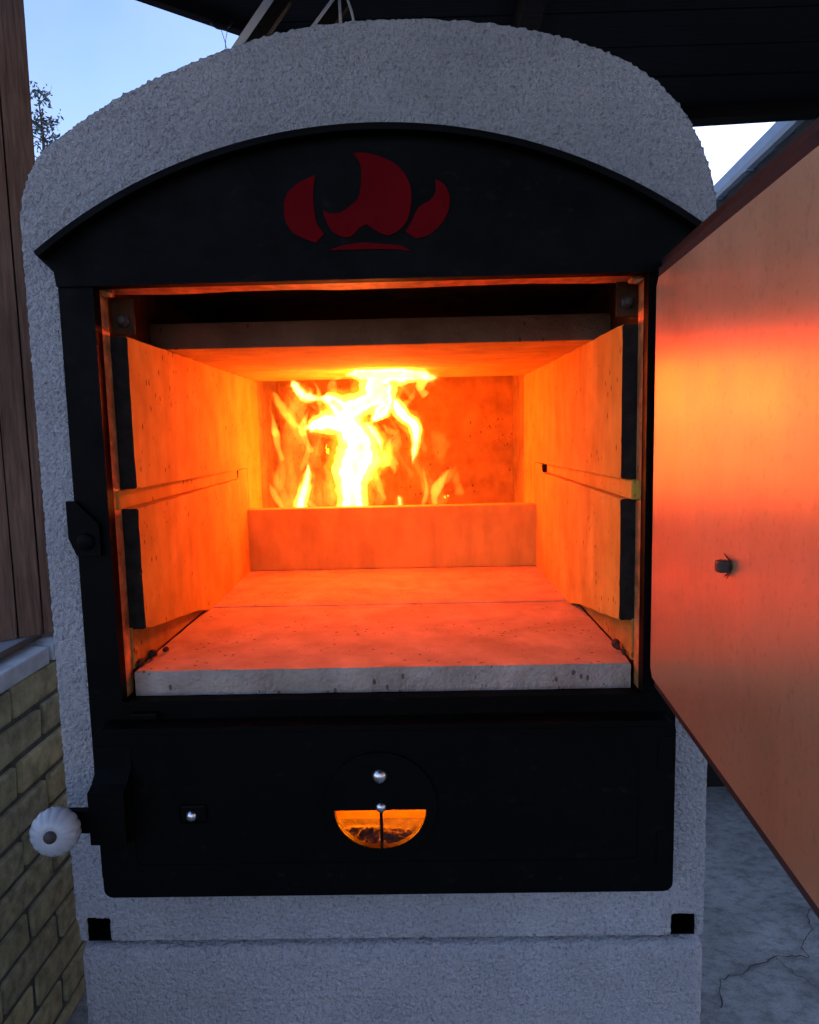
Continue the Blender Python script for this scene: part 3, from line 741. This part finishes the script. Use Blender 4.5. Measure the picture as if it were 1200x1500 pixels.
# ------------------------------------------------------------------ the fire
fire = thing('fire', 'bright yellow-white flames rising behind the sill of the fire chamber', 'fire', (-.14, .76, .92))
FL = {
 'main': [(-153, 750, 1013, 30.4), (-150, 750, 1056, 29.2), (-153, 750, 1089, 34.5), (-146, 750, 1121, 42.6), (-131, 750, 1157, 42.6), (-134, 750, 1181, 38.5), (-152, 710, 1210, 24.5), (-153, 649, 1232, 26.6), (-161, 595, 1253, 22.7), (-179, 570, 1266, 9.0), (-193, 567, 1268, 2.9)],
 'top': [(-149, 621, 1242, 26.1), (-113, 590, 1255, 22.6), (-83, 568, 1268, 25.8), (-78, 560, 1288, 32.1), (-74, 560, 1305, 24.3), (-49, 560, 1310, 17.8), (-18, 560, 1307, 16.1), (10, 560, 1305, 10.7), (31, 560, 1301, 6.4), (47, 560, 1300, 1.8)],
 'topl': [(-67, 560, 1305, 21.4), (-95, 560, 1311, 16.1), (-130, 560, 1312, 7.1), (-159, 560, 1304, 1.8)],
 'lobe': [(-64, 560, 1291, 21.4), (-65, 565, 1271, 19.7), (-66, 592, 1254, 15.3), (-84, 643, 1234, 10.6), (-101, 685, 1219, 3.1)],
 'wing': [(-166, 699, 1214, 19.6), (-190, 678, 1222, 21.3), (-216, 692, 1217, 14.8), (-237, 705, 1212, 7.9), (-248, 709, 1210, 2.0)],
 'ul': [(-190, 569, 1267, 5.0), (-214, 565, 1270, 9.0), (-230, 560, 1279, 11.8), (-240, 560, 1292, 7.1), (-245, 560, 1303, 1.8)],
 'll': [(-264, 750, 1015, 15.4), (-269, 750, 1042, 14.2), (-258, 750, 1075, 13.0), (-250, 750, 1107, 8.9), (-248, 750, 1138, 2.0)],
 'hang': [(-47, 574, 1264, 2.9), (-42, 609, 1247, 12.2), (-28, 657, 1229, 13.4), (-10, 698, 1214, 14.1), (-7, 748, 1187, 11.3), (-12, 750, 1151, 8.1), (-17, 750, 1123, 1.6)],
 'rl': [(-101, 750, 1144, 12.2), (-77, 750, 1138, 15.4), (-61, 750, 1127, 8.1), (-54, 750, 1105, 1.6)],
 'small': [(-45, 750, 1015, 10.1), (-47, 750, 1046, 6.1), (-50, 750, 1059, 1.2)],
 'rc': [(-107, 750, 1132, 5.7), (-96, 750, 1096, 7.3), (-89, 750, 1071, 7.3), (-78, 750, 1046, 2.0)],
 'w1': [(-300, 650, 1285, 4), (-285, 660, 1255, 8), (-272, 690, 1225, 7), (-255, 700, 1212, 2.5)],
 'w2': [(-218, 600, 1290, 3), (-215, 600, 1277, 5), (-226, 600, 1262, 2.5)],
 'w3': [(-118, 740, 1222, 2.5), (-104, 745, 1206, 9), (-90, 750, 1183, 9), (-84, 750, 1155, 3.5)],
 'w4': [(-19, 620, 1262, 4), (-28, 620, 1250, 6), (-41, 630, 1237, 2.5)],
 'v1': [(-293, 750, 1018, 24.3), (-295, 750, 1067, 26.3), (-288, 750, 1124, 28.4), (-278, 750, 1181, 24.3), (-257, 663, 1227, 19.2), (-248, 578, 1261, 14.5), (-248, 560, 1285, 7.1)],
 'v2': [(-215, 750, 1016, 32.4), (-218, 750, 1057, 30.4), (-220, 750, 1094, 20.3), (-223, 750, 1127, 8.1)],
 'v3': [(-77, 750, 1112, 8.1), (-69, 750, 1144, 22.3), (-72, 750, 1176, 20.3), (-74, 730, 1200, 8.0)],
 'v4': [(47, 750, 1036, 28.4), (31, 750, 1060, 18.2), (15, 750, 1089, 14.2), (4, 750, 1110, 4.1)],
 'v5': [(52, 750, 1121, 4.9), (49, 750, 1149, 14.2), (41, 750, 1178, 16.2), (29, 734, 1198, 4.0)],
 'v6': [(-32, 560, 1280, 8.9), (-8, 560, 1279, 10.7), (17, 560, 1286, 7.9), (31, 560, 1296, 2.9)]}
def flame(name, keys, m_, parent, rs, wob, voxel, seed, minr=0.0, sm=6, trim=0):
    bm = bmesh.new()
    for kk in keys:
        pts = catmull([tuple(c/1000 for c in p) for p in FL[kk]], 10)
        if trim: pts = pts[:max(4, int(len(pts)*(1-trim)))]
        q = []
        for i, (x, y_, z, r) in enumerate(pts):
            n1 = noise.noise((z*26 + seed, x*26, 1)); n2 = noise.noise((z*22, x*22 + seed, 7)); n3 = noise.noise((z*40+seed*2, x*40, 4))
            rr_ = max(r*rs*(1 + .30*n3), 0.0006)
            if rr_ < minr: continue
            q.append((x + wob*n1*.5, y_ + wob*n2*1.6, z, rr_))
        if len(q) > 2: add_tube(bm, q, 12)
    o = fin(name, bm, m_, parent, True)
    md = o.modifiers.new('remesh', 'REMESH'); md.mode = 'VOXEL'; md.voxel_size = voxel; md.use_smooth_shade = True
    if sm: s_ = o.modifiers.new('smooth', 'SMOOTH'); s_.iterations = sm; s_.factor = .5
    tx = bpy.data.textures.new('flicker', 'CLOUDS'); tx.noise_scale = .016; tx.noise_depth = 3
    d = o.modifiers.new('displace', 'DISPLACE'); d.texture = tx; d.strength = wob*1.6; d.mid_level = .5; d.texture_coords = 'GLOBAL'
    return o
MAIN = ['main', 'top', 'topl', 'lobe', 'wing', 'ul']
big = flame('flame', MAIN, M['flame'], fire, 1.16, .010, .0026, 1.0, 0.0, 4)
flame('flame_halo', MAIN, M['halo'], big, 1.65, .014, .0032, 2.0)
flame('flame_heart', MAIN, M['heart'], big, .70, .009, .0022, 1.0, .003)
flame('flame_core', ['main'], M['core'], big, .34, .004, .0025, 1.0, .005, 4)
flame('flame_core', ['top', 'topl', 'lobe'], M['core_top'], big, .36, .004, .0025, 1.0, .004, 4)
for kk, hr in (('ll', .6), ('hang', .6), ('rl', 0), ('small', .5), ('rc', 0), ('w1', 0), ('w2', 0), ('w3', .6), ('w4', 0)):
    f = flame('flame', [kk], M['flame'] if hr else M['lick'], fire, 1.1, .005, .0018, 3.0)
    flame('flame_halo', [kk], M['halo'], f, 1.7, .008, .0022, 4.0)
    if hr: flame('flame_heart', [kk], M['heart'], f, hr, .003, .0014, 3.0, .002, 3)
for kk in ('v1', 'v2', 'v3', 'v4', 'v5', 'v6'):
    flame('flame_veil', [kk], M['veil'], fire, 1.1, .014, .0028, 5.0)
rl = random.Random(21)
def lick(x, z, h, r, lean, m_, y0=None):
    y0 = y0 or rl.uniform(.72, .80); ph = rl.uniform(0, 6.28); amp = rl.uniform(.006, .014); pts = []
    for i in range(15):
        t = i/14; pts.append((x + lean*t*t + amp*math.sin(ph + 4.5*t), y0 - .10*t*t*(1 if z + h*t > 1.2 else .3) + .5*amp*math.cos(ph*1.7 + 4*t), min(z + h*t, 1.312), max(.0006, r*(math.sin(math.pi*min(1, .28 + .72*t))**.9)*(1 + .3*math.sin(ph + 9*t)))))
    bm = bmesh.new(); add_tube(bm, pts, 10); o = fin('flame_lick', bm, m_, fire, True)
    ss = o.modifiers.new('subsurf', 'SUBSURF'); ss.levels = ss.render_levels = 1
for (xa, xb, za, zb, ha, hb, n_l) in ((-.325, -.235, 1.0, 1.20, .07, .15, 15), (-.24, -.18, 1.0, 1.05, .06, .12, 5), (-.11, -.04, 1.02, 1.22, .05, .10, 8), (-.03, .09, 1.0, 1.16, .05, .10, 7), (-.29, -.20, 1.20, 1.26, .04, .08, 6), (-.20, .03, 1.245, 1.275, .03, .06, 6)):
    for _ in range(n_l):
        lick(rl.uniform(xa, xb), rl.uniform(za, zb), rl.uniform(ha, hb), rl.uniform(.005, .012), rl.uniform(-.03, .03), M['wisp'] if rl.random() < .75 else M['lick'])
bm = bmesh.new(); bmesh.ops.create_grid(bm, x_segments=80, y_segments=24, size=.5)
for q in bm.verts:
    x, y_ = q.co.x*.58 - .06, q.co.y*.135 + .755
    q.co = Vector((x, y_, .95 + .03*noise.noise((x*25, y_*25, 2)) + .015*noise.noise((x*80, y_*80, 2))))
fin('ember_bed', bm, M['embers'], fire)
